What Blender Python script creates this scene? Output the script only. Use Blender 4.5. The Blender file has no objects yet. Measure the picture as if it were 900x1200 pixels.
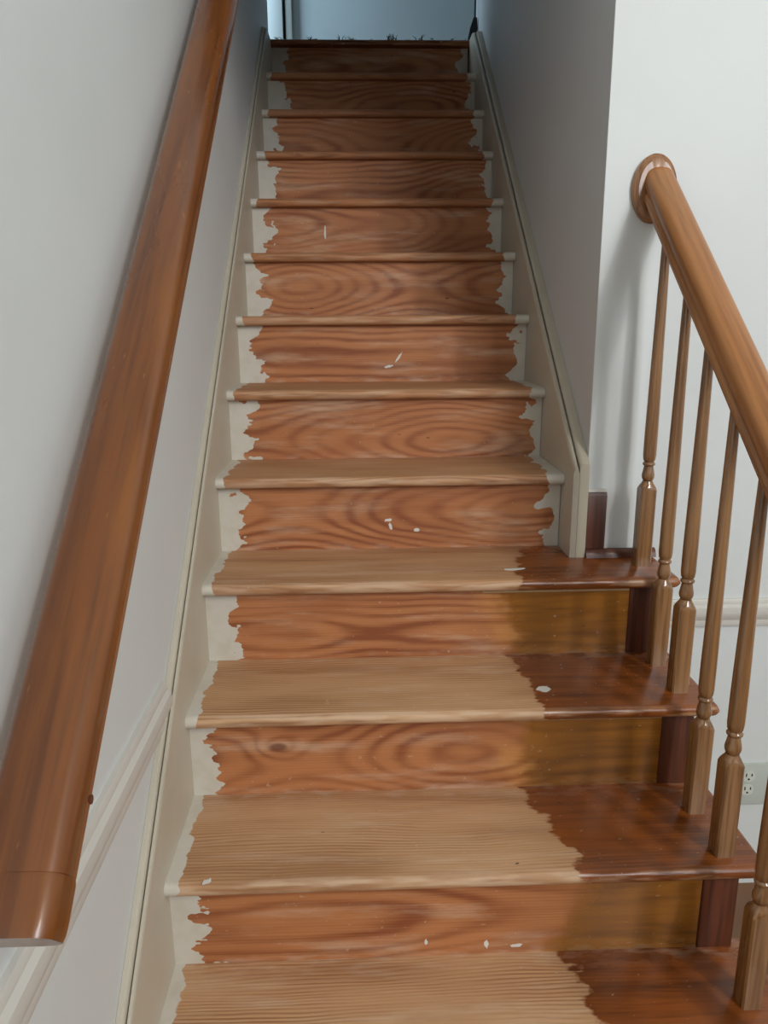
import bpy, bmesh, math, random
from mathutils import Vector, Matrix
random.seed(7)
S = bpy.context.scene
COL = S.collection

# ------------------------------------------------------------------ camera
FPX = 898.0
CX, CY, CZ, PITCH, YAW, ROLL = 0.3436, -0.8985, 1.3318, 0.2477, 0.0346, -0.0066
cam_data = bpy.data.cameras.new('camera')
cam_data.sensor_fit = 'VERTICAL'
cam_data.sensor_height = 36.0
cam_data.lens = FPX / 1200.0 * 36.0
cam_data.clip_start = 0.01
camera = bpy.data.objects.new('camera', cam_data)
COL.objects.link(camera)
fwd = Vector((math.sin(YAW) * math.cos(PITCH), math.cos(YAW) * math.cos(PITCH), -math.sin(PITCH)))
right = Vector((math.cos(YAW), -math.sin(YAW), 0))
up = right.cross(fwd)
r2 = math.cos(ROLL) * right + math.sin(ROLL) * up
u2 = -math.sin(ROLL) * right + math.cos(ROLL) * up
m = Matrix((r2, u2, -fwd)).transposed().to_4x4()
m.translation = (CX, CY, CZ)
camera.matrix_world = m
S.camera = camera

# ------------------------------------------------------------------ world, lights, exposure
world = bpy.data.worlds.new('daylight')
S.world = world
world.use_nodes = True
bg = world.node_tree.nodes['Background']
bg.inputs[0].default_value = (0.62, 0.78, 1.0, 1)
bg.inputs[1].default_value = 1.0


def area(name, loc, target, sx, sy, power, col):
    d = bpy.data.lights.new(name, 'AREA')
    d.shape = 'RECTANGLE'
    d.size, d.size_y, d.energy, d.color = sx, sy, power, col
    o = bpy.data.objects.new(name, d)
    COL.objects.link(o)
    o.location = loc
    o.rotation_euler = (Vector(target) - Vector(loc)).to_track_quat('-Z', 'Y').to_euler()
    return o


# daylight through the tall window over the entrance door, the narrow pane beside it, the upstairs window
area('window_daylight', (2.62, -3.78, 2.9), (1.0, 1.2, 0.9), 1.3, 1.9, 108, (0.92, 0.965, 1.0))
area('sidelight_daylight', (2.62, -2.95, 3.9), (0.6, 1.0, 1.0), 0.14, 0.6, 33, (1.0, 0.93, 0.82))
area('upstairs_daylight', (-1.0, 3.30, 3.2), (0.3, 3.68, 2.8), 0.5, 0.9, 11.0, (0.60, 0.82, 1.0)).data.spread = 1.9

vs = S.view_settings
vs.view_transform = 'Standard'
vs.look = 'None'
vs.exposure = 0.15
vs.gamma = 1.0
vs.use_curve_mapping = False

# ------------------------------------------------------------------ node helpers
def new_mat(name):
    mt = bpy.data.materials.new(name)
    mt.use_nodes = True
    nt = mt.node_tree
    return mt, NT(nt), nt.nodes['Principled BSDF']


class NT:
    def __init__(self, nt):
        self.nt = nt

    def node(self, typ, **kw):
        n = self.nt.nodes.new(typ)
        for k, v in kw.items():
            setattr(n, k, v)
        return n

    def put(self, sock, v):
        if v is None:
            return
        if isinstance(v, bpy.types.NodeSocket):
            self.nt.links.new(v, sock)
        else:
            sock.default_value = v

    def math(self, op, a, b=None, c=None, clamp=False):
        n = self.node('ShaderNodeMath', operation=op, use_clamp=clamp)
        self.put(n.inputs[0], a)
        self.put(n.inputs[1], b)
        self.put(n.inputs[2], c)
        return n.outputs[0]

    def vmath(self, op, a, b=None):
        n = self.node('ShaderNodeVectorMath', operation=op)
        self.put(n.inputs[0], a)
        self.put(n.inputs[1], b)
        return n.outputs[0]

    def combine(self, x, y, z):
        n = self.node('ShaderNodeCombineXYZ')
        for i, v in enumerate((x, y, z)):
            self.put(n.inputs[i], v)
        return n.outputs[0]

    def sep(self, v):
        n = self.node('ShaderNodeSeparateXYZ')
        self.put(n.inputs[0], v)
        return n.outputs

    def noise(self, vec, scale, detail=2.0, rough=0.5):
        n = self.node('ShaderNodeTexNoise')
        self.put(n.inputs['Vector'], vec)
        n.inputs['Scale'].default_value = scale
        n.inputs['Detail'].default_value = detail
        n.inputs['Roughness'].default_value = rough
        return n.outputs[0]

    def mix(self, f, a, b):
        n = self.node('ShaderNodeMix', data_type='RGBA')
        self.put(n.inputs[0], f)
        self.put(n.inputs[6], a)
        self.put(n.inputs[7], b)
        return n.outputs[2]

    def mixf(self, f, a, b):
        n = self.node('ShaderNodeMix', data_type='FLOAT')
        self.put(n.inputs[0], f)
        self.put(n.inputs[2], a)
        self.put(n.inputs[3], b)
        return n.outputs[0]

    def step(self, v, lo, hi):
        n = self.node('ShaderNodeMapRange', interpolation_type='SMOOTHSTEP')
        self.put(n.inputs[0], v)
        n.inputs[1].default_value = lo
        n.inputs[2].default_value = hi
        return n.outputs[0]

    def attr(self, name):
        return self.node('ShaderNodeAttribute', attribute_type='OBJECT', attribute_name=name).outputs['Fac']

    def objco(self):
        return self.node('ShaderNodeTexCoord').outputs['Object']

    def bump(self, h, strength, dist=0.002):
        n = self.node('ShaderNodeBump')
        n.inputs['Strength'].default_value = strength
        n.inputs['Distance'].default_value = dist
        self.put(n.inputs['Height'], h)
        return n.outputs[0]


def rgb(r, g, b):
    f = lambda c: ((c / 255.0) / 12.92) if c / 255.0 <= 0.04045 else ((c / 255.0 + 0.055) / 1.055) ** 2.4
    return (f(r), f(g), f(b), 1.0)


# ------------------------------------------------------------------ materials
def paint_mat(name, col, rough=0.6, dirt=0.05, bump=0.06, scale=9.0):
    mt, n, p = new_mat(name)
    co = n.objco()
    big = n.noise(co, scale * 0.4, 3)
    c2 = tuple(c * (1 - dirt * 2.2) for c in col[:3]) + (1,)
    n.put(p.inputs['Base Color'], n.mix(n.step(big, 0.35, 0.7), col, c2))
    p.inputs['Roughness'].default_value = rough
    n.put(p.inputs['Normal'], n.bump(n.noise(co, 160, 3), bump, 0.002))
    return mt


def board_mat(name, early, late, stained, stained_late, golden=False, tread=False):
    """Pine board: growth rings cut flat, old varnish on the right, white paint left at the ends."""
    mt, n, p = new_mat(name)
    co = n.objco()
    x, y, z = n.sep(co)
    seed = n.attr('seed')
    sv = n.combine(n.math('MULTIPLY', seed, 3.7), n.math('MULTIPLY', seed, 1.9), n.math('MULTIPLY', seed, 5.3))
    sco = n.vmath('ADD', co, sv)
    across = y if tread else z
    depth = z if tread else y
    # slow wander along the board -> cathedral arches
    wa = n.noise(n.vmath('MULTIPLY', sco, (1.25, 0.0, 0.0)), 1.0, 1)
    wb = n.noise(n.vmath('MULTIPLY', sco, (2.6, 9.0, 9.0)), 1.0, 2)
    wc = n.noise(n.vmath('MULTIPLY', sco, (9.0, 55.0, 55.0)), 1.0, 2)
    off = n.attr('ring_offset')
    a = n.math('ADD', n.math('SUBTRACT', across, off), n.math('MULTIPLY', n.math('SUBTRACT', wb, 0.5), 0.045))
    d = n.math('ADD', n.math('MULTIPLY', n.math('SUBTRACT', wa, 0.5), 0.24), n.math('ADD', depth, n.attr('ring_depth')))
    r = n.math('SQRT', n.math('ADD', n.math('MULTIPLY', a, a), n.math('MULTIPLY', d, d)))
    r = n.math('ADD', r, n.math('MULTIPLY', n.math('SUBTRACT', wc, 0.5), 0.0035))
    kx, kz = n.attr('knot_x'), n.attr('knot_z')
    ka = n.math('DIVIDE', n.math('SUBTRACT', x, kx), 0.050)
    kb = n.math('DIVIDE', n.math('SUBTRACT', across, kz), 0.026)
    kd = n.math('ADD', n.math('MULTIPLY', ka, ka), n.math('MULTIPLY', kb, kb))
    kg = n.math('POWER', 2.718, n.math('MULTIPLY', kd, -1.0))
    r = n.math('ADD', r, n.math('MULTIPLY', kg, 0.022))
    ph = n.math('MULTIPLY', r, 820.0 if tread else 560.0)
    s = n.math('MULTIPLY_ADD', n.math('SINE', ph), 0.5, 0.5)
    s = n.math('POWER', s, 1.7)
    fib = n.noise(n.vmath('MULTIPLY', sco, (6.0, 330.0, 330.0)), 1.0, 3)
    lines = n.math('ADD', n.math('MULTIPLY', across, 1050.0), n.math('MULTIPLY', n.noise(n.vmath('MULTIPLY', sco, (1.8, 16.0, 16.0)), 1.0, 2), 16.0))
    lines = n.math('MULTIPLY', n.math('MULTIPLY_ADD', n.math('SINE', lines), 0.5, 0.5), n.step(n.noise(n.vmath('MULTIPLY', sco, (1.7, 11.0, 11.0)), 1.0, 2), 0.42, 0.62))
    patch = n.noise(n.vmath('MULTIPLY', sco, (3.0, 9.0, 9.0)), 1.0, 3)
    g = n.math('ADD', n.math('MULTIPLY', s, n.mixf(n.step(patch, 0.3, 0.7), 0.15 if tread else 0.30, 0.8 if tread else 1.0)), n.math('MULTIPLY_ADD', n.math('SUBTRACT', fib, 0.5), 0.7, n.math('MULTIPLY', lines, 0.22)), clamp=True)
    bare = n.mix(g, early, late)
    tone = n.noise(n.vmath('MULTIPLY', sco, (2.2, 14.0, 14.0)), 1.0, 3)
    bare = n.mix(n.math('MULTIPLY', n.step(tone, 0.45, 0.72), 0.6 if tread else 0.45), bare, late)
    # left-over pale haze of sanding
    haze = n.step(n.noise(n.vmath('MULTIPLY', sco, (4.0, 26.0, 26.0)), 1.0, 5, 0.6), 0.48, 0.76)
    bare = n.mix(n.math('MULTIPLY', haze, n.math('MULTIPLY_ADD', g, -0.25, 0.62)), bare, rgb(206, 176, 148))
    bare = n.mix(n.math('MULTIPLY', n.step(kg, 0.80, 0.97), 0.75), bare, rgb(92, 48, 28))
    if tread:
        worn = n.step(y, 0.020, 0.002)
        worn = n.math('MULTIPLY', worn, n.step(n.noise(n.vmath('MULTIPLY', sco, (9.0, 70.0, 70.0)), 1.0, 4), 0.40, 0.62))
        bare = n.mix(n.attr('brown_mix'), bare, n.mix(g, rgb(176, 116, 74), rgb(128, 78, 46)))
        bare = n.mix(n.math('MULTIPLY', worn, n.attr('worn')), bare, rgb(216, 188, 158))
    # old varnish on the right
    streak = n.noise(n.vmath('MULTIPLY', sco, (3.5, 60.0, 60.0)), 1.0, 4, 0.6)
    gs = n.math('MULTIPLY_ADD', n.math('SUBTRACT', streak, 0.42), 1.9, n.math('MULTIPLY_ADD', n.math('SUBTRACT', patch, 0.5), 0.9, n.math('MULTIPLY', g, 0.32)), clamp=True)
    old = n.mix(gs, stained, stained_late)
    jag = n.math('MULTIPLY', n.math('SUBTRACT', n.noise(n.vmath('MULTIPLY', sco, (16.0, 22.0, 22.0)), 1.0, 4, 0.55), 0.5), 0.10)
    jag2 = n.math('MULTIPLY', n.math('SUBTRACT', n.noise(n.vmath('MULTIPLY', sco, (5.0, 170.0, 170.0)), 1.0, 2), 0.5), 0.022 if tread else 0.03)
    edge = n.math('ADD', n.attr('stain_start'), n.math('MULTIPLY', n.attr('stain_slope'), across))
    sx = n.math('ADD', n.math('SUBTRACT', x, edge), n.math('ADD', jag, jag2))
    sm = n.step(sx, -0.004 if tread else -0.020, 0.006 if tread else 0.022)
    if tread:   # the rubbed front edge keeps less varnish
        lift = n.step(n.noise(n.vmath('MULTIPLY', sco, (9.0, 80.0, 80.0)), 1.0, 4), 0.42, 0.62)
        sm_col = n.math('MULTIPLY', sm, n.math('SUBTRACT', 1.0, n.math('MULTIPLY', n.math('MULTIPLY', n.step(y, 0.012, 0.0), lift), 0.55)))
    else:
        sm_col = sm
    if golden:   # last thin varnish, honey coloured, just before the old coat begins
        hz = n.math('MULTIPLY', n.step(sx, -0.075, -0.030), n.step(patch, 0.35, 0.6))
        bare = n.mix(n.math('MULTIPLY', hz, 0.75), bare, n.mix(g, rgb(204, 142, 76), rgb(168, 104, 48)))
    wood = n.mix(sm_col, bare, old)
    # pale dust along the inner corner of the treads and foot of the risers
    speck = n.step(n.noise(n.vmath('MULTIPLY', sco, (70.0, 110.0, 110.0)), 1.0, 2), 0.70, 0.78)
    near = n.step(across, 0.215, 0.262) if tread else n.step(z, 0.022, 0.0)
    dustn = n.step(n.noise(n.vmath('MULTIPLY', sco, (20.0, 60.0, 60.0)), 1.0, 4), 0.45, 0.75)
    dust = n.math('ADD', n.math('MULTIPLY', speck, 0.45), n.math('MULTIPLY', n.math('MULTIPLY', near, dustn), 0.45), clamp=True)
    wood = n.mix(n.math('MULTIPLY', dust, 0.7), wood, rgb(214, 196, 176))
    nail = n.step(n.noise(n.vmath('MULTIPLY', n.vmath('ADD', sco, (9.0, 4.0, 2.0)), (28.0, 75.0, 75.0)), 1.0, 1), 0.80, 0.82)
    wood = n.mix(n.math('MULTIPLY', nail, 0.8), wood, rgb(60, 32, 18))
    # white paint left on both ends
    fing = n.math('MULTIPLY', n.math('SUBTRACT', n.noise(n.vmath('MULTIPLY', sco, (14.0, 24.0, 24.0)), 1.0, 3, 0.5), 0.5), 0.17 if not tread else 0.05)
    pl = n.step(n.math('ADD', n.math('SUBTRACT', n.attr('paint_left'), x), fing), -0.0012, 0.0012)
    pr = n.step(n.math('ADD', n.math('SUBTRACT', x, n.attr('paint_right')), fing), -0.0012, 0.0012)
    pm = n.math('MAXIMUM', pl, pr)
    pcol = n.mix(n.step(n.noise(sco, 30, 3), 0.4, 0.7), rgb(206, 200, 188), rgb(200, 193, 178))
    n.put(p.inputs['Base Color'], n.mix(pm, wood, pcol))
    rough = n.mixf(sm, 0.62, 0.27)
    rough = n.mixf(dust, rough, 0.7)
    n.put(p.inputs['Roughness'], n.mixf(pm, rough, 0.5))
    h = n.math('ADD', n.math('MULTIPLY', g, -0.5), n.math('MULTIPLY', pm, 1.6))
    n.put(p.inputs['Normal'], n.bump(h, 0.22, 0.0012))
    return mt


def varnish_mat(name, base, dark, light, rough=0.28, axis='y', scratch=0.0, wear=0.0, coat=0.3, rake=0.0, coat_rough=0.16):
    """Turned or planed hardwood under varnish; grain runs along the given object axis."""
    mt, n, p = new_mat(name)
    co = n.objco()
    if rake:     # grain follows the slope of the rail
        vr = n.node('ShaderNodeVectorRotate', rotation_type='X_AXIS')
        n.put(vr.inputs['Vector'], co)
        vr.inputs['Angle'].default_value = -rake
        co = vr.outputs[0]
    sd = n.attr('seed')
    co = n.vmath('ADD', co, n.combine(n.math('MULTIPLY', sd, 1.7), n.math('MULTIPLY', sd, 2.9), n.math('MULTIPLY', sd, 0.7)))
    st = {'x': (3, 90, 90), 'y': (70, 2.5, 70), 'z': (110, 110, 3.5)}[axis]
    fine = n.noise(n.vmath('MULTIPLY', co, st), 1.0, 4, 0.6)
    cl = {'x': (1.5, 16, 16), 'y': (14, 3.0, 14), 'z': (16, 16, 2.5)}[axis]
    cloud = n.noise(n.vmath('MULTIPLY', co, cl), 1.0, 4)
    c = n.mix(n.step(fine, 0.38, 0.68), base, dark)
    c = n.mix(n.math('MULTIPLY', n.step(cloud, 0.45, 0.75), 0.7), c, light)
    if wear:
        w = n.step(n.noise(n.vmath('MULTIPLY', co, (42, 2.2, 42)), 1.0, 5), 0.55, 0.75)
        c = n.mix(n.math('MULTIPLY', w, wear), c, rgb(52, 38, 24))
    rr = n.mixf(n.step(cloud, 0.3, 0.8), rough, rough + 0.14)
    if scratch:
        sc = n.step(n.noise(n.vmath('MULTIPLY', co, (120, 24, 40)), 1.0, 2), 0.70, 0.76)
        c = n.mix(n.math('MULTIPLY', sc, scratch), c, rgb(196, 140, 84))
    n.put(p.inputs['Base Color'], c)
    n.put(p.inputs['Roughness'], rr)
    p.inputs['Coat Weight'].default_value = coat
    p.inputs['Coat Roughness'].default_value = coat_rough
    n.put(p.inputs['Normal'], n.bump(fine, 0.10, 0.001))
    return mt


def plain_mat(name, col, rough=0.5, metal=0.0, var=0.15, scale=40):
    mt, n, p = new_mat(name)
    c2 = tuple(c * (1 - var) for c in col[:3]) + (1,)
    n.put(p.inputs['Base Color'], n.mix(n.noise(n.objco(), scale, 3), col, c2))
    p.inputs['Roughness'].default_value = rough
    p.inputs['Metallic'].default_value = metal
    return mt


M = {
    'wall': paint_mat('wall_paint', rgb(213, 216, 215), 0.55, 0.012, 0.05),
    'wall_stair': paint_mat('stairwell_paint', rgb(204, 206, 206), 0.6, 0.012, 0.05),
    'wall_far': paint_mat('landing_paint', rgb(196, 206, 208), 0.6, 0.02, 0.04),
    'trim': paint_mat('cream_trim_paint', rgb(192, 183, 165), 0.42, 0.03, 0.10, 14),
    'rail_trim': paint_mat('chair_rail_paint', rgb(206, 202, 194), 0.45, 0.03, 0.05),
    'ceiling': paint_mat('ceiling_paint', rgb(222, 220, 214), 0.8, 0.01, 0.04),
    'floor': paint_mat('hall_floor_tan', rgb(120, 84, 56), 0.5, 0.1, 0.1),
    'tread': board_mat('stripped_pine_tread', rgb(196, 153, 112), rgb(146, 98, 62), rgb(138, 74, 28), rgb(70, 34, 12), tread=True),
    'riser': board_mat('stripped_pine_riser', rgb(184, 120, 74), rgb(136, 74, 40), rgb(156, 100, 36), rgb(104, 62, 22), golden=True),
    'dark_end': varnish_mat('dark_red_varnish', rgb(94, 46, 24), rgb(66, 31, 16), rgb(108, 58, 32), 0.42, 'z', coat=0.1),
    'rail_left': varnish_mat('amber_varnished_rail', rgb(116, 64, 18), rgb(90, 46, 12), rgb(134, 78, 24), 0.26, 'y', scratch=0.25, wear=0.15, coat=0.35, rake=0.70),
    'rail_right': varnish_mat('worn_oak_rail', rgb(164, 108, 58), rgb(136, 84, 42), rgb(176, 120, 68), 0.34, 'y', wear=0.5, coat=0.15, rake=0.688),
    'oak': varnish_mat('oak_baluster_varnish', rgb(140, 100, 62), rgb(104, 70, 40), rgb(152, 112, 72), 0.12, 'z', coat=0.8, coat_rough=0.05),
    'rosette': varnish_mat('oak_rosette_varnish', rgb(150, 104, 66), rgb(104, 66, 40), rgb(168, 124, 84), 0.3, 'z'),
    'bare': plain_mat('bare_pale_wood', rgb(190, 158, 120), 0.7),
    'flake': plain_mat('white_paint_film', rgb(222, 218, 210), 0.55, 0, 0.1),
    'plate': plain_mat('ivory_cover_plate', rgb(186, 192, 184), 0.4, 0, 0.04),
    'socket': plain_mat('ivory_socket', rgb(206, 208, 198), 0.35, 0, 0.04),
    'slot': plain_mat('black_slot', rgb(18, 16, 15), 0.6),
    'black': plain_mat('dark_iron', rgb(30, 22, 20), 0.45),
    'brass': plain_mat('dull_brass', rgb(150, 120, 80), 0.35, 0.9),
    'tuft': plain_mat('dark_carpet_yarn', rgb(38, 40, 38), 0.9),
    'casing': paint_mat('white_casing_paint', rgb(222, 228, 226), 0.45, 0.02, 0.03),
}

# ------------------------------------------------------------------ mesh helpers
def link(name, bm, mat, parent=None, smooth=True, angle=0.6):
    me = bpy.data.meshes.new(name)
    bmesh.ops.recalc_face_normals(bm, faces=bm.faces[:])
    bm.to_mesh(me)
    bm.free()
    me.materials.append(mat)
    if smooth:
        me.shade_smooth()
        me.set_sharp_from_angle(angle=angle)
    o = bpy.data.objects.new(name, me)
    COL.objects.link(o)
    if parent is not None:
        o.parent = parent
    return o


def box(bm, x0, x1, y0, y1, z0, z1, bev=0.0, seg=2):
    vs_ = [bm.verts.new((x, y, z)) for z in (z0, z1) for y in (y0, y1) for x in (x0, x1)]
    q = [(0, 2, 3, 1), (4, 5, 7, 6), (0, 1, 5, 4), (2, 6, 7, 3), (0, 4, 6, 2), (1, 3, 7, 5)]
    fs = [bm.faces.new([vs_[i] for i in f]) for f in q]
    if bev:
        es = list({e for f in fs for e in f.edges})
        bmesh.ops.bevel(bm, geom=es, offset=bev, segments=seg, profile=0.6, affect='EDGES')
    return bm


def prism(bm, pts, vec):
    """Closed polygon of 3D points swept along vec."""
    vec = Vector(vec)
    a = [bm.verts.new(p) for p in pts]
    b = [bm.verts.new(Vector(p) + vec) for p in pts]
    n = len(pts)
    for i in range(n):
        bm.faces.new((a[i], a[(i + 1) % n], b[(i + 1) % n], b[i]))
    fa = bm.faces.new(a[::-1])
    fb = bm.faces.new(b)
    fa.normal_update()
    fb.normal_update()
    bmesh.ops.triangulate(bm, faces=[fa, fb])
    return bm


def lathe(bm, prof, cx=0.0, cy=0.0, seg=20):
    rings = []
    for r, z in prof:
        rings.append([bm.verts.new((cx + r * math.cos(2 * math.pi * i / seg), cy + r * math.sin(2 * math.pi * i / seg), z)) for i in range(seg)])
    for a, b in zip(rings, rings[1:]):
        for i in range(seg):
            bm.faces.new((a[i], a[(i + 1) % seg], b[(i + 1) % seg], b[i]))
    bm.faces.new(rings[0][::-1])
    bm.faces.new(rings[-1])
    return bm


def tube(bm, pts, r, seg=10):
    rings = []
    for i, p in enumerate(pts):
        p = Vector(p)
        t = (Vector(pts[min(i + 1, len(pts) - 1)]) - Vector(pts[max(i - 1, 0)])).normalized()
        s = t.cross(Vector((0, 0, 1)))
        if s.length < 1e-3:
            s = Vector((1, 0, 0))
        s.normalize()
        w = s.cross(t)
        rr = r[i] if isinstance(r, (list, tuple)) else r
        rings.append([bm.verts.new(p + rr * (math.cos(2 * math.pi * k / seg) * s + math.sin(2 * math.pi * k / seg) * w)) for k in range(seg)])
    for a, b in zip(rings, rings[1:]):
        for i in range(seg):
            bm.faces.new((a[i], a[(i + 1) % seg], b[(i + 1) % seg], b[i]))
    bm.faces.new(rings[0][::-1])
    bm.faces.new(rings[-1])
    return bm


def thing(name, label, cat, loc=(0, 0, 0)):
    o = bpy.data.objects.new(name, None)
    COL.objects.link(o)
    o.empty_display_size = 0.1
    o.location = loc
    o['label'] = label
    o['category'] = cat
    return o


def struct(o):
    o['kind'] = 'structure'
    return o


def NB():
    return bmesh.new()


# ------------------------------------------------------------------ stair figures
RISE, RUN, W = 0.19, 0.2312, 0.8492
DZ = 0.008                      # tread tops sit a little above the measured nosing line
TOP = lambda k: k * RISE + DZ + max(0, k - 6) * 0.0018   # top of tread k
NOSE = lambda k: (k - 1) * RUN
RY = lambda k: (k - 1) * RUN + 0.03   # face of riser k
FLOOR = -RISE
WALL_L = -0.022
FRONT_Y = 0.870
OPEN_END = 1.062
SLOPE = RISE / RUN
LAND_Y = NOSE(13)
LAND_Z = TOP(13)
CEIL = 4.95

# ------------------------------------------------------------------ the setting
struct(link('floor', box(NB(), -0.4, 3.5, -3.95, 1.0, FLOOR - 0.1, FLOOR), M['floor']))
struct(link('wall_left', box(NB(), WALL_L - 0.12, WALL_L, -3.95, 2.92, FLOOR, CEIL), M['wall']))
# stairwell wall on the right, its corner at the front
bm = NB()
box(bm, 0.889, 1.0, FRONT_Y + 0.002, 2.90, FLOOR, CEIL)
struct(link('wall_right', bm, M['wall_stair']))
struct(link('wall_front', box(NB(), 0.8895, 3.5, FRONT_Y, FRONT_Y + 0.11, FLOOR, CEIL), M['wall']))
struct(link('wall_side', box(NB(), 3.4, 3.5, -3.95, FRONT_Y, FLOOR, CEIL), M['wall']))
bm = NB()      # rear wall of the hall, a hole for the tall window
box(bm, -0.2, 1.95, -3.95, -3.85, FLOOR, CEIL)
box(bm, 3.25, 3.5, -3.95, -3.85, FLOOR, CEIL)
box(bm, 1.95, 3.25, -3.95, -3.85, FLOOR, 1.95)
box(bm, 1.95, 3.25, -3.95, -3.85, 3.85, CEIL)
struct(link('wall_rear', bm, M['wall']))
bm = NB()
for x0, x1, z0, z1 in ((1.95, 2.01, 1.95, 3.85), (3.19, 3.25, 1.95, 3.85), (2.01, 3.19, 1.95, 2.01), (2.01, 3.19, 3.79, 3.85), (2.58, 2.62, 2.01, 3.79)):
    box(bm, x0, x1, -3.93, -3.87, z0, z1)
struct(link('window_1', bm, M['casing']))
# low lintel and sloping ceiling above the view, added to shade the upper steps
bm = NB()
box(bm, WALL_L, 0.8895, FRONT_Y, FRONT_Y + 0.11, 2.32, CEIL)
struct(link('shade_lintel', bm, M['wall']))
bm = NB()
prism(bm, [(WALL_L, FRONT_Y + 0.11, 2.32), (WALL_L, 2.75, 4.10), (WALL_L, 2.92, 4.10), (WALL_L, 2.92, 4.3), (WALL_L, FRONT_Y + 0.11, 2.55)], (0.888 - WALL_L, 0, 0))
struct(link('shade_ceiling', bm, M['ceiling']))
struct(link('wall_back', box(NB(), -1.4, 2.3, 3.68, 3.78, 2.2, CEIL), M['wall_far']))
struct(link('wall_landing', box(NB(), -1.5, -1.4, 2.8, 3.78, 2.2, CEIL), M['wall_far']))
struct(link('wall_landing', box(NB(), 2.2, 2.3, 2.8, 3.68, 2.2, CEIL), M['wall_far']))
struct(link('wall_landing', box(NB(), 1.0, 2.2, 2.80, 2.90, 2.2, CEIL), M['wall_far']))
struct(link('ceiling', box(NB(), -1.5, 3.5, -3.95, 3.78, CEIL, CEIL + 0.1), M['ceiling']))
struct(link('wall_landing', box(NB(), -1.4, WALL_L - 0.12, 2.80, 2.92, 2.2, CEIL), M['wall_far']))
struct(link('floor_landing', box(NB(), -1.4, 2.2, LAND_Y + 0.063, 3.68, LAND_Z - 0.2, LAND_Z - 0.004), M['floor']))


def skirt(name, xs, h_in, h_out, y0, y1, sgn, z_cut=LAND_Z - 0.004):
    """Sloping skirt board: face board with an eased top edge, a groove, then the back strip against the wall."""
    xf, xg, xw = xs      # face, groove, wall
    drop = 0.36
    zl = lambda y, h: RISE + DZ + y * SLOPE + h
    e = 0.006

    def sheet(xa, xb, h, ease, back):
        bm = NB()
        secs = []
        for y in (y0, y1):
            zb = zl(y, -drop)
            zt = zl(y, h)
            ring = [(xa, y, zb), (xa, y, zt - ease), (xa + (xb - xa) * 0.12, y, zt - ease * 0.35), (xa + (xb - xa) * 0.35, y, zt), (xb - (xb - xa) * 0.22, y, zt), (xb, y, zt - ease * back), (xb, y, zb)]
            secs.append([bm.verts.new(v) for v in ring])
        a, b = secs
        for i in range(7):
            bm.faces.new((a[i], a[(i + 1) % 7], b[(i + 1) % 7], b[i]))
        bm.faces.new(a[::-1])
        bm.faces.new(b)
        r_ = bmesh.ops.bisect_plane(bm, geom=bm.verts[:] + bm.edges[:] + bm.faces[:], plane_co=(0, 0, z_cut), plane_no=(0, 0, 1), clear_outer=True)
        ed = [e_ for e_ in r_['geom_cut'] if isinstance(e_, bmesh.types.BMEdge)]
        if ed:
            bmesh.ops.edgeloop_fill(bm, edges=ed)
        return bm
    base = struct(link(name, sheet(xf, xg, h_in, e * 1.6, 0.8), M['trim']))
    link('back_strip', sheet(xg + sgn * 0.0008, xw, h_out, e * 1.2, 0.02), M['trim'], base)
    return base


skirt('baseboard_left', (0.0, -0.0085, WALL_L + 0.0005), 0.118, 0.128, -0.45, 2.90, -1)
skirt('baseboard_right', (W + 0.002, W + 0.016, 0.8885), 0.085, 0.098, 0.852, 2.772, 1)

# chair rails: on the left wall up to the skirt board and on the wall beyond the banister
def chair_rail(bm, zc, half, out, axis):
    prof = [(0, -half), (out * .45, -half), (out * .55, -half + .006), (out * .5, -half * .55), (out * .9, -half * .2), (out, half * .1), (out * .9, half * .45),
            (out * .55, half * .62), (out * .55, half - .006), (out * .4, half), (0, half)]
    return prof


prof = chair_rail(None, 0, 0.040, 0.020, 'y')
bm = NB()
prism(bm, [(WALL_L + a, -3.8, 0.652 + b) for a, b in prof], (0, 3.8 + 0.395, 0))
tr = struct(link('trim_1', bm, M['rail_trim']))
bm = NB()
prism(bm, [(0.892, FRONT_Y - a, 0.614 + b) for a, b in chair_rail(None, 0, 0.036, 0.018, 'x')], (2.5, 0, 0))
struct(link('trim_2', bm, M['rail_trim']))
# dark brown baseboard end and shoe moulding on the wall above the fourth tread
bm = NB()
prism(bm, [(0.8895, FRONT_Y, TOP(4) + .001), (0.8895, FRONT_Y - .012, TOP(4) + .001), (0.8895, FRONT_Y - .012, TOP(4) + .150), (0.8895, FRONT_Y - .006, TOP(4) + .162), (0.8895, FRONT_Y, TOP(4) + .165)], (0.047, 0, 0))
o = struct(link('trim_3', bm, M['dark_end']))
o['seed'] = 2.0
bm = NB()
box(bm, 0.8905, 0.9355, FRONT_Y - .0118, FRONT_Y - 0.0005, TOP(4) + .160, TOP(4) + .1665)
link('bare_top', bm, M['flake'], o)
bm = NB()
q = [(0.0, 0.0), (0.0, 0.020)] + [(0.016 * math.sin(t), 0.020 * math.cos(t)) for t in (0.3, 0.7, 1.1, 1.4)] + [(0.017, 0.0)]
prism(bm, [(0.8895, FRONT_Y - .012 - a, TOP(4) + .001 + b) for a, b in q], (0.17, 0, 0))
struct(link('trim_4', bm, M['dark_end']))['seed'] = 4.0

# door casing on the landing wall, at the far left
door = struct(link('door_1', box(NB(), -0.095, -0.014, 3.645, 3.679, LAND_Z - .004, 4.55, 0.003), M['casing']))
link('casing', box(NB(), -0.014, 0.000, 3.668, 3.679, LAND_Z - .004, 4.55), M['slot'], door)
link('casing', box(NB(), 0.000, 0.034, 3.655, 3.679, LAND_Z - .004, 4.55, 0.003), M['plate'], door)

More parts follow.
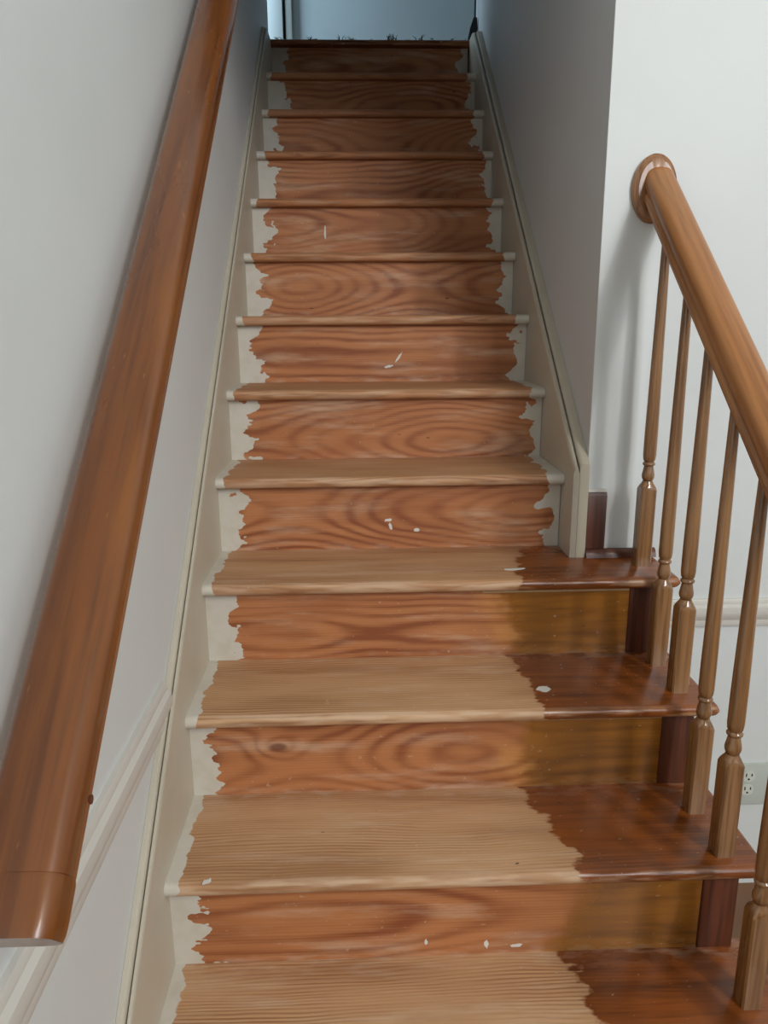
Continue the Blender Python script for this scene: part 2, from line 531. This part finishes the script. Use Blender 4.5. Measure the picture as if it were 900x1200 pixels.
# ------------------------------------------------------------------ the staircase
stair = thing('staircase', 'steep straight wooden staircase with half stripped pine steps', 'staircase', (0, 0, FLOOR))


def tread_bm(x0, x1, yb, ret=False, thick=0.027):
    """Local coords: nosing front at y=0, top at z=0. Half-round nosing; open end rounded too."""
    bm = NB()
    r = thick / 2
    nose = [(r - r * math.cos(t), -r - r * math.sin(t)) for t in [math.pi / 2 * (i / 4.0) for i in range(-4, 5)]]
    nose = [(y_, z_) for y_, z_ in nose]                       # from top to bottom round the front
    prof = [(yb, 0.0)] + nose + [(yb, -thick)]
    if not ret:
        prism(bm, [(x0, a, b) for a, b in prof], (x1 - x0, 0, 0))
    else:
        # rounded return: ring of sections shrinking toward the open end
        secs = [(x0, 0.0)] + [(x1 - r + r * math.sin(t), r - r * math.cos(t)) for t in [math.pi / 2 * i / 4.0 for i in range(0, 5)]]
        rings = []
        for xx, ins in secs:
            k = 1 - ins / r
            ring = []
            for a, b in prof:
                zz = -r + (b + r) * max(k, 0.02)
                ring.append(bm.verts.new((xx, a + (ins * 0.5 if a < r else 0), zz)))
            rings.append(ring)
        n = len(prof)
        for a, b in zip(rings, rings[1:]):
            for i in range(n):
                bm.faces.new((a[i], a[(i + 1) % n], b[(i + 1) % n], b[i]))
        bm.faces.new(rings[0][::-1])
        bm.faces.new(rings[-1])
    return bm


def props(o, seed, pl, pr, st, sl, off):
    o['seed'] = float(seed)
    o['paint_left'] = float(pl)
    o['paint_right'] = float(pr)
    o['stain_start'] = float(st)
    o['stain_slope'] = float(sl)
    o['ring_offset'] = float(off)
    o['brown_mix'], o['worn'] = 0.0, 0.0
    o['ring_depth'] = 0.075 + 0.06 * ((seed * 7.3) % 1.0)
    o['knot_x'], o['knot_z'] = 50.0, 50.0


def place(o, loc):
    o.parent = stair
    o.location = (loc[0], loc[1], loc[2] - FLOOR)


TS = {13: (-1.0, 0.0), 0: (0.72, -0.3), 1: (0.755, -0.20), 2: (0.735, -0.25), 3: (0.712, -0.12), 4: (0.69, 0.28)}
for k in range(0, 14):
    open_side = k <= 4
    if k == 4:
        bm = tread_bm(0.0, OPEN_END, FRONT_Y - NOSE(4) - 0.001, True)
        box(bm, 0.0, W, FRONT_Y - NOSE(4) - 0.002, RUN + 0.046, -0.027, 0.0)
    elif open_side:
        bm = tread_bm(0.0, OPEN_END, RUN + 0.046, True)
    elif k == 13:
        bm = tread_bm(0.0, 0.887, 0.062)
    else:
        bm = tread_bm(0.0, W + 0.001, RUN + 0.046)
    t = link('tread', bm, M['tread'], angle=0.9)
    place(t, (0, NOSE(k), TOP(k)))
    st, sl = TS.get(k, (5.0, 0.0))
    props(t, 3.1 + k * 1.37, 0.022 if k < 13 else -1, (W - 0.035) if 5 <= k < 13 else 9.0, st, sl, -0.35 - 0.05 * (k % 3))
    t['brown_mix'] = min(1.0, max(0.0, (k - 3) * 0.18))  # treads blend to a browner wood tone going up the flight
    t['worn'] = max(0.12, 0.62 - 0.05 * k)

RS = {1: (0.72, 0), 2: (0.69, 0.45), 3: (0.69, -0.15), 4: (0.72, -0.45)}
for k in range(1, 14):
    zb, zt = TOP(k - 1), TOP(k) - 0.027
    h = zt - zb
    x1 = 0.957 if k <= 4 else W
    ro = link('riser', box(NB(), 0.0, x1, 0.0, 0.016, 0.0, h), M['riser'], smooth=False)
    place(ro, (0, RY(k), zb))
    st, sl = RS.get(k, (5.0, 0.0))
    offs = {2: 0.085, 3: 0.08, 4: 0.06, 5: 0.10, 6: 0.05}.get(k, 0.03 + 0.02 * (k % 5))
    props(ro, 11.3 + k * 2.21, 0.056, (W - 0.032) if k >= 5 else 9.0, st, sl, offs)
    if k == 3:
        ro['knot_x'], ro['knot_z'] = 0.175, 0.105
    if k <= 4:
        e = link('riser_end', box(NB(), 0.9572, 1.022, -0.003, 0.018, 0.0, h, 0.0015), M['dark_end'], ro)
        e['seed'] = k * 1.0
        e['label'] = 'dark red varnished end of riser'
        s = link('bare_strip', box(NB(), 0.62 + 0.03 * (k % 2), 0.955, -0.0035, 0.0, h - 0.011, h - 0.0015, 0.001), M['bare'], ro)
        s['label'] = 'pale unvarnished strip below the nosing'

# closed side of the lower steps
bm = NB()
pts = [(1.000, -0.16, FLOOR + .001), (1.000, FRONT_Y - .002, FLOOR + .001), (1.000, FRONT_Y - .002, TOP(4) - .028)]
for k in (4, 3, 2, 1, 0):
    pts.append((1.000, RY(k) + .020, TOP(k) - .028))
    pts.append((1.000, RY(k) + .020, (TOP(k - 1) - .028) if k > 0 else FLOOR + .001))
pts = [p for i, p in enumerate(pts) if i == 0 or (Vector(p) - Vector(pts[i - 1])).length > 1e-5]
pts = pts[1:]
prism(bm, pts, (0.018, 0, 0))
so = link('stringer', bm, M['trim'], smooth=False)
place(so, (0, 0, 0))

# paint drips and smears left on the risers (thin film, each its own shape)
def blob(bm, pts, y, th=0.0008):
    prism(bm, [(x, y, z) for x, z in pts], (0, -th, 0))


def rag(cx, cz, rx, rz, n=14, ang=0.0, seed=1):
    rd = random.Random(seed)
    out = []
    for i in range(n):
        t = 2 * math.pi * i / n
        f = rd.uniform(0.65, 1.15)
        a, b = rx * f * math.cos(t), rz * f * math.sin(t)
        out.append((cx + a * math.cos(ang) - b * math.sin(ang), cz + a * math.sin(ang) + b * math.cos(ang)))
    return out


def smear(pix_list, k, name='paint_smear'):
    """Smears on riser k: (x, z, half width, half height, angle)."""
    for i, (x, z, a, b, ang) in enumerate(pix_list):
        bm = NB()
        blob(bm, rag(x, z, a, b, 14, ang, seed=k * 10 + i), RY(k))
        o = link(name, bm, M['flake'], smooth=False)
        place(o, (0, 0, 0))


smear([(0.245, 1.615, 0.0035, 0.026, 0.0)], 9)
smear([(0.470, 1.218, 0.0035, 0.020, -0.6), (0.44, 1.192, 0.016, 0.004, 0.3)], 7)
smear([(0.418, 0.842, 0.011, 0.004, 0.2), (0.424, 0.826, 0.004, 0.010, 0.3), (0.49, 0.815, 0.008, 0.005, 0.0)], 5)
smear([(0.566, 0.219, 0.004, 0.009, 0.1), (0.622, 0.214, 0.012, 0.004, 0.1), (0.455, 0.229, 0.003, 0.007, 0.0)], 2)

# ------------------------------------------------------------------ the open banister on the right
railing = thing('stair_railing', 'open oak banister with turned balusters and a sloping handrail ending at the wall', 'railing', (1.0, 0.3, 0.38))
RL = Vector((1.0, 0.3, 0.38))


def sub(o, parent, world_off=None):
    o.parent = parent


def raked(prof, y0, z0, y1, slope, cx, plumb=True, rot=0.0):
    """Sweep a rail profile (u across, v square to the rake) up the stair slope with plumb cut ends."""
    bm = NB()
    c = math.cos(math.atan(slope))
    secs = []
    for y in (y0, y1):
        z = z0 + (y - y0) * slope
        secs.append([bm.verts.new((cx + u, y, z + v / c)) for u, v in prof])
    a, b = secs
    n = len(prof)
    for i in range(n):
        bm.faces.new((a[i], a[(i + 1) % n], b[(i + 1) % n], b[i]))
    f1 = bm.faces.new(a[::-1])
    f2 = bm.faces.new(b)
    f1.normal_update()
    f2.normal_update()
    bmesh.ops.triangulate(bm, faces=[f1, f2])
    return bm


def mirror(half):
    return half + [(-u, v) for u, v in reversed(half)]


half_r = [(0.004, 0.0335), (0.010, 0.0330)] + [(0.012 + 0.0205 * math.sin(t), 0.0115 + 0.0205 * math.cos(t)) for t in [0.25 + 0.165 * i for i in range(9)]] + [(0.0318, 0.004), (0.0295, -0.001), (0.0270, -0.0045), (0.0265, -0.007), (0.0285, -0.0095), (0.0315, -0.0115), (0.0325, -0.0155), (0.0310, -0.0195), (0.0270, -0.0225), (0.0235, -0.0245), (0.0230, -0.034)]
prof_r = mirror(half_r)
RZ0 = 1.600
YR0 = FRONT_Y - 0.020
ylow = -0.35
bm = raked(prof_r, ylow, RZ0 - (YR0 - ylow) * SLOPE, YR0, SLOPE, 1.002)
rail = link('handrail', bm, M['rail_right'], angle=0.5)
rail['seed'] = 3.0
rail.data.transform(Matrix.Translation(-RL))
rail.parent = railing
# rosette: oval plate with a stepped edge
bm = NB()
rings = []
for sc, dy in ((1.0, 0.0), (1.0, -0.010), (0.96, -0.0115), (0.955, -0.014), (0.90, -0.0155), (0.88, -0.0185), (0.80, -0.0215), (0.0001, -0.0220)):
    rings.append([bm.verts.new((0.996 + 0.0485 * sc * math.cos(2 * math.pi * i / 40), FRONT_Y + dy, 1.600 + 0.071 * sc * math.sin(2 * math.pi * i / 40))) for i in range(40)])
for a, b in zip(rings, rings[1:]):
    for i in range(40):
        bm.faces.new((a[i], a[(i + 1) % 40], b[(i + 1) % 40], b[i]))
bm.faces.new(rings[0])
ro = link('rosette', bm, M['rosette'], angle=0.5)
ro.data.transform(Matrix.Translation(-RL))
ro.parent = railing
ro['label'] = 'oval oak rosette where the rail meets the wall'


def rail_under(y):
    return RZ0 - (YR0 - y) * SLOPE - 0.034 / math.cos(math.atan(SLOPE))


def baluster(x, y, k, i):
    zb = TOP(k)
    b = thing('baluster', '', '', (0, 0, 0))
    del b['label'], b['category']
    # shaft carries the part; block and vase are its pieces
    H = rail_under(y) + 0.012 - zb
    sb = NB()
    lathe(sb, [(0.0105, 0.244), (0.0136, 0.249), (0.0147, 0.260), (0.0146, 0.32), (0.0088, H)], seg=20)
    COL.objects.unlink(b)
    bpy.data.objects.remove(b)
    s = link('baluster', sb, M['oak'], angle=0.6)
    s.parent = railing
    s.location = Vector((x, y, zb)) - RL
    s['seed'] = 0.9 * i
    hw = 0.0176
    bb = NB()
    # square block, top corners turned down to a round
    n = 32
    def ring(z, f, rad):
        out = []
        for j in range(n):
            t = 2 * math.pi * (j + 0.5) / n
            ct, st_ = math.cos(t), math.sin(t)
            sq = hw / max(abs(ct), abs(st_))
            sq = min(sq, hw * 1.40)
            r_ = sq * (1 - f) + rad * f
            out.append(bb.verts.new((r_ * ct, r_ * st_, z)))
        return out
    rs = [ring(0.0, 0, 0), ring(0.180, 0, 0), ring(0.186, 0.42, 0.0170), ring(0.192, 0.85, 0.0150), ring(0.1970, 1, 0.0125), ring(0.2005, 1, 0.0115)]
    for a, c in zip(rs, rs[1:]):
        for j in range(n):
            bb.faces.new((a[j], a[(j + 1) % n], c[(j + 1) % n], c[j]))
    bb.faces.new(rs[0][::-1])
    bb.faces.new(rs[-1])
    blk = link('base_block', bb, M['oak'], s, angle=0.35)
    blk['seed'] = 0.9 * i + 0.4
    vb = NB()
    lathe(vb, [(0.0096, 0.2003), (0.0106, 0.2018), (0.0130, 0.2050), (0.0142, 0.2095), (0.0143, 0.2135), (0.0136, 0.2185), (0.0124, 0.2240), (0.0115, 0.2290), (0.0109, 0.2325), (0.0106, 0.2345), (0.0117, 0.2355), (0.0137, 0.2375), (0.0142, 0.2395), (0.0135, 0.2420), (0.0117, 0.2435), (0.0110, 0.2445)], seg=24)
    va = link('turned_vase', vb, M['oak'], s, angle=0.9)
    va['seed'] = 0.9 * i
    return s


for i, (x, y, k) in enumerate([(1.005, 0.793, 4), (1.006, 0.662, 3), (1.002, 0.536, 3), (0.997, 0.403, 2), (0.993, 0.278, 2), (0.994, 0.142, 1), (0.992, 0.018, 1)]):
    baluster(x, y, k, i + 1)

# ------------------------------------------------------------------ handrail on the left wall
HS = 0.845
HA = math.atan(HS)
HX = 0.047
wall_rail = thing('wall_handrail', 'thick amber varnished handrail fixed along the left wall', 'handrail', (HX, -0.30, 0.80))
WL = Vector((HX, -0.30, 0.80))
HZ = lambda y: 1.126 + y * HS      # rail centre line
hc = HZ


def rail_section(bm, y, prof, f=1.0):
    return [bm.verts.new((HX + u * f, y - math.sin(HA) * v * f, hc(y) + math.cos(HA) * v * f)) for u, v in prof]


def arc(cx, cv, r, a0, a1, n):
    return [(cx + r * math.sin(a0 + (a1 - a0) * i / n), cv + r * math.cos(a0 + (a1 - a0) * i / n)) for i in range(n + 1)]


crown = [(0.004, 0.0282), (0.014, 0.0276), (0.0215, 0.0262)] + arc(0.0225, 0.0080, 0.0178, 0.16, math.pi / 2, 8)
half_l = crown + [(0.0400, -0.006), (0.0385, -0.010), (0.0362, -0.0125), (0.0355, -0.0135), (0.0375, -0.0150), (0.0388, -0.0180), (0.0378, -0.0215), (0.0340, -0.0245), (0.028, -0.0255)]
full = [(u, v) for u, v in crown] + [(0.0412, -0.004), (0.0418, -0.010), (0.0405, -0.0165), (0.0370, -0.0225), (0.0310, -0.0270), (0.020, -0.0295)]


def wall_rail_piece(name, prof, stations):
    bm = NB()
    secs = [rail_section(bm, y, mirror(prof), f) for y, f in stations]
    n = len(secs[0])
    for a_, b_ in zip(secs, secs[1:]):
        for i in range(n):
            bm.faces.new((a_[i], a_[(i + 1) % n], b_[(i + 1) % n], b_[i]))
    for f in (bm.faces.new(secs[0][::-1]), bm.faces.new(secs[-1])):
        f.normal_update()
    o = link(name, bm, M['rail_left'], angle=0.55)
    o['seed'] = 5.0
    o.data.transform(Matrix.Translation(-WL))
    o.parent = wall_rail
    return o


YE = -0.354
wall_rail_piece('rail', half_l, [(YE + 0.038, 1.0), (2.05, 1.0)])
wall_rail_piece('rail_end', full, [(YE + 0.0385, 0.975), (YE + 0.034, 1.0), (YE + 0.010, 1.0), (YE + 0.004, 0.985), (YE, 0.95)])
# dark screw hole on the wall side and a small peg below the bead on the stair side
for nm, u, v, y, axis in (('screw_hole', -0.0355, 0.0205, -0.262, (-0.75, 0.66)), ('peg', 0.0385, -0.0185, -0.262, (1.0, 0.0))):
    bm = NB()
    cpos = Vector((HX + u, y - math.sin(HA) * v, hc(y) + math.cos(HA) * v))
    nrm = Vector((axis[0], -math.sin(HA) * axis[1], math.cos(HA) * axis[1]))
    tube(bm, [cpos - nrm * 0.004, cpos + nrm * (0.0008 if nm == 'screw_hole' else 0.0012)], 0.0045, 14)
    o = link(nm, bm, M['slot'] if nm == 'screw_hole' else M['dark_end'])
    o.data.transform(Matrix.Translation(-WL))
    o.parent = wall_rail
# brackets to the wall, below the rail
for y in (0.25, 1.95):
    bm = NB()
    zc = hc(y) - 0.036
    tube(bm, [(WALL_L + .002, y, zc - 0.095), (WALL_L + 0.03, y, zc - 0.095), (0.036, y, zc - 0.075), (HX, y, zc - 0.002)], 0.006)
    box(bm, WALL_L + .0005, WALL_L + 0.006, y - 0.015, y + 0.015, zc - 0.125, zc - 0.065, 0.002)
    o = link('bracket', bm, M['brass'])
    o.data.transform(Matrix.Translation(-WL))
    o.parent = wall_rail

# ------------------------------------------------------------------ electrical outlet on the wall behind the banister
outlet = thing('wall_outlet', 'ivory electrical outlet low on the white wall behind the banister', 'outlet', (1.371, FRONT_Y, 0.127))
link('cover_plate', box(NB(), -0.060, 0.050, -0.006, -0.0005, -0.066, 0.058, 0.002), M['plate'], outlet)
for dz in (0.021, -0.019):
    bm = NB()
    ring1, ring2 = [], []
    for j in range(24):
        t = 2 * math.pi * j / 24
        xx = max(-0.0165, min(0.0165, 0.0185 * math.cos(t))) - 0.004
        zz = 0.0155 * math.sin(t) + dz
        ring1.append(bm.verts.new((xx, -0.0058, zz)))
        ring2.append(bm.verts.new((xx, -0.0085, zz)))
    for j in range(24):
        bm.faces.new((ring1[j], ring1[(j + 1) % 24], ring2[(j + 1) % 24], ring2[j]))
    bm.faces.new(ring2)
    bm.faces.new(ring1[::-1])
    rc = link('receptacle', bm, M['socket'], outlet, angle=0.5)
    bm = NB()
    box(bm, -0.0125, -0.0095, -0.0092, -0.008, dz + .000, dz + .0095)
    box(bm, 0.0025, 0.0055, -0.0092, -0.008, dz + .001, dz + .0085)
    lathe(bm, [(0.0028, 0), (0.0028, 0.0012)], seg=12)
    bm.verts.ensure_lookup_table()
    vv = bm.verts[-24:]
    bmesh.ops.rotate(bm, verts=vv, cent=(0, 0, 0), matrix=Matrix.Rotation(math.pi / 2, 3, 'X'))
    bmesh.ops.translate(bm, verts=vv, vec=(-0.0035, -0.008, dz - .0075))
    link('slots', bm, M['slot'], rc, smooth=False)

# ------------------------------------------------------------------ dark tool standing in the corner of the landing
tool = thing('rod_tool', 'thin black rod with a wedge foot standing at the stair top beside the right wall', 'tool', (0.872, 2.793, LAND_Z))
bm = NB()
tube(bm, [(0.004, 0.0, 0.080), (0.004, 0.0, 1.15)], 0.0042)
link('rod', bm, M['black'], tool)
bm = NB()
prism(bm, [(-0.026, -0.008, 0.003), (0.008, -0.008, 0.0), (0.015, -0.008, 0.045), (0.012, -0.008, 0.088), (-0.003, -0.008, 0.088), (-0.016, -0.008, 0.05)], (0, 0.018, 0))
link('wedge_foot', bm, M['black'], tool, smooth=False)

# carpet yarn left along the landing edge
bm = NB()
rd = random.Random(4)
for cx, n, hh in ((0.03, 4, .016), (0.17, 6, .016), (0.19, 3, .010), (0.30, 4, .022), (0.33, 3, .020), (0.36, 4, .010), (0.51, 9, .028), (0.525, 6, .022), (0.63, 4, .020), (0.655, 4, .026), (0.70, 3, .012), (0.77, 3, .012), (0.83, 3, .010), (0.10, 2, .008), (0.42, 2, .008), (0.58, 2, .010)):
    for j in range(n):
        x = cx + rd.uniform(-0.012, 0.012)
        y = LAND_Y + 0.018 + rd.uniform(0, 0.015)
        h = hh * rd.uniform(0.5, 1.1)
        tube(bm, [(x, y, LAND_Z), (x + rd.uniform(-.006, .006), y, LAND_Z + h * .6), (x + rd.uniform(-.014, .014), y, LAND_Z + h)], [0.0024, 0.0016, 0.0006], 5)
tf = link('carpet_yarn', bm, M['tuft'])
tf['kind'] = 'stuff'
tf['label'] = 'dark torn carpet yarn along the edge of the top landing'
tf['category'] = 'carpet yarn'

# ------------------------------------------------------------------ loose flakes of paint lying on the treads
def flake(label, x, y, k, pts, lift):
    bm = NB()
    n = len(pts)
    top = [bm.verts.new((a, b, 0.0012 + lift * (a * a + b * b) * 400)) for a, b in pts]
    bot = [bm.verts.new((a, b, 0.0002 + lift * (a * a + b * b) * 400)) for a, b in pts]
    for i in range(n):
        bm.faces.new((bot[i], bot[(i + 1) % n], top[(i + 1) % n], top[i]))
    bm.faces.new(top)
    bm.faces.new(bot[::-1])
    o = link('paint_flake', bm, M['flake'], smooth=False)
    o.location = (x, y, TOP(k))
    o['label'] = label
    o['category'] = 'paint flake'
    o['group'] = 'loose paint flakes on the steps'


flake('pale paint flake on dark varnish near the second and third balusters from the wall', 0.724, 0.548, 3, rag(0, 0, 0.015, 0.012, 11, 0.4, 5), 0.010)
flake('long pale paint flake on the dark patch of the step below the wall corner', 0.700, 0.770, 4, rag(0, 0, 0.026, 0.007, 12, 0.1, 6), 0.004)
flake('small curled white paint flake at the left front edge of the bare lower step', 0.072, 0.240, 2, rag(0, 0, 0.010, 0.006, 10, 0.5, 8), 0.03)
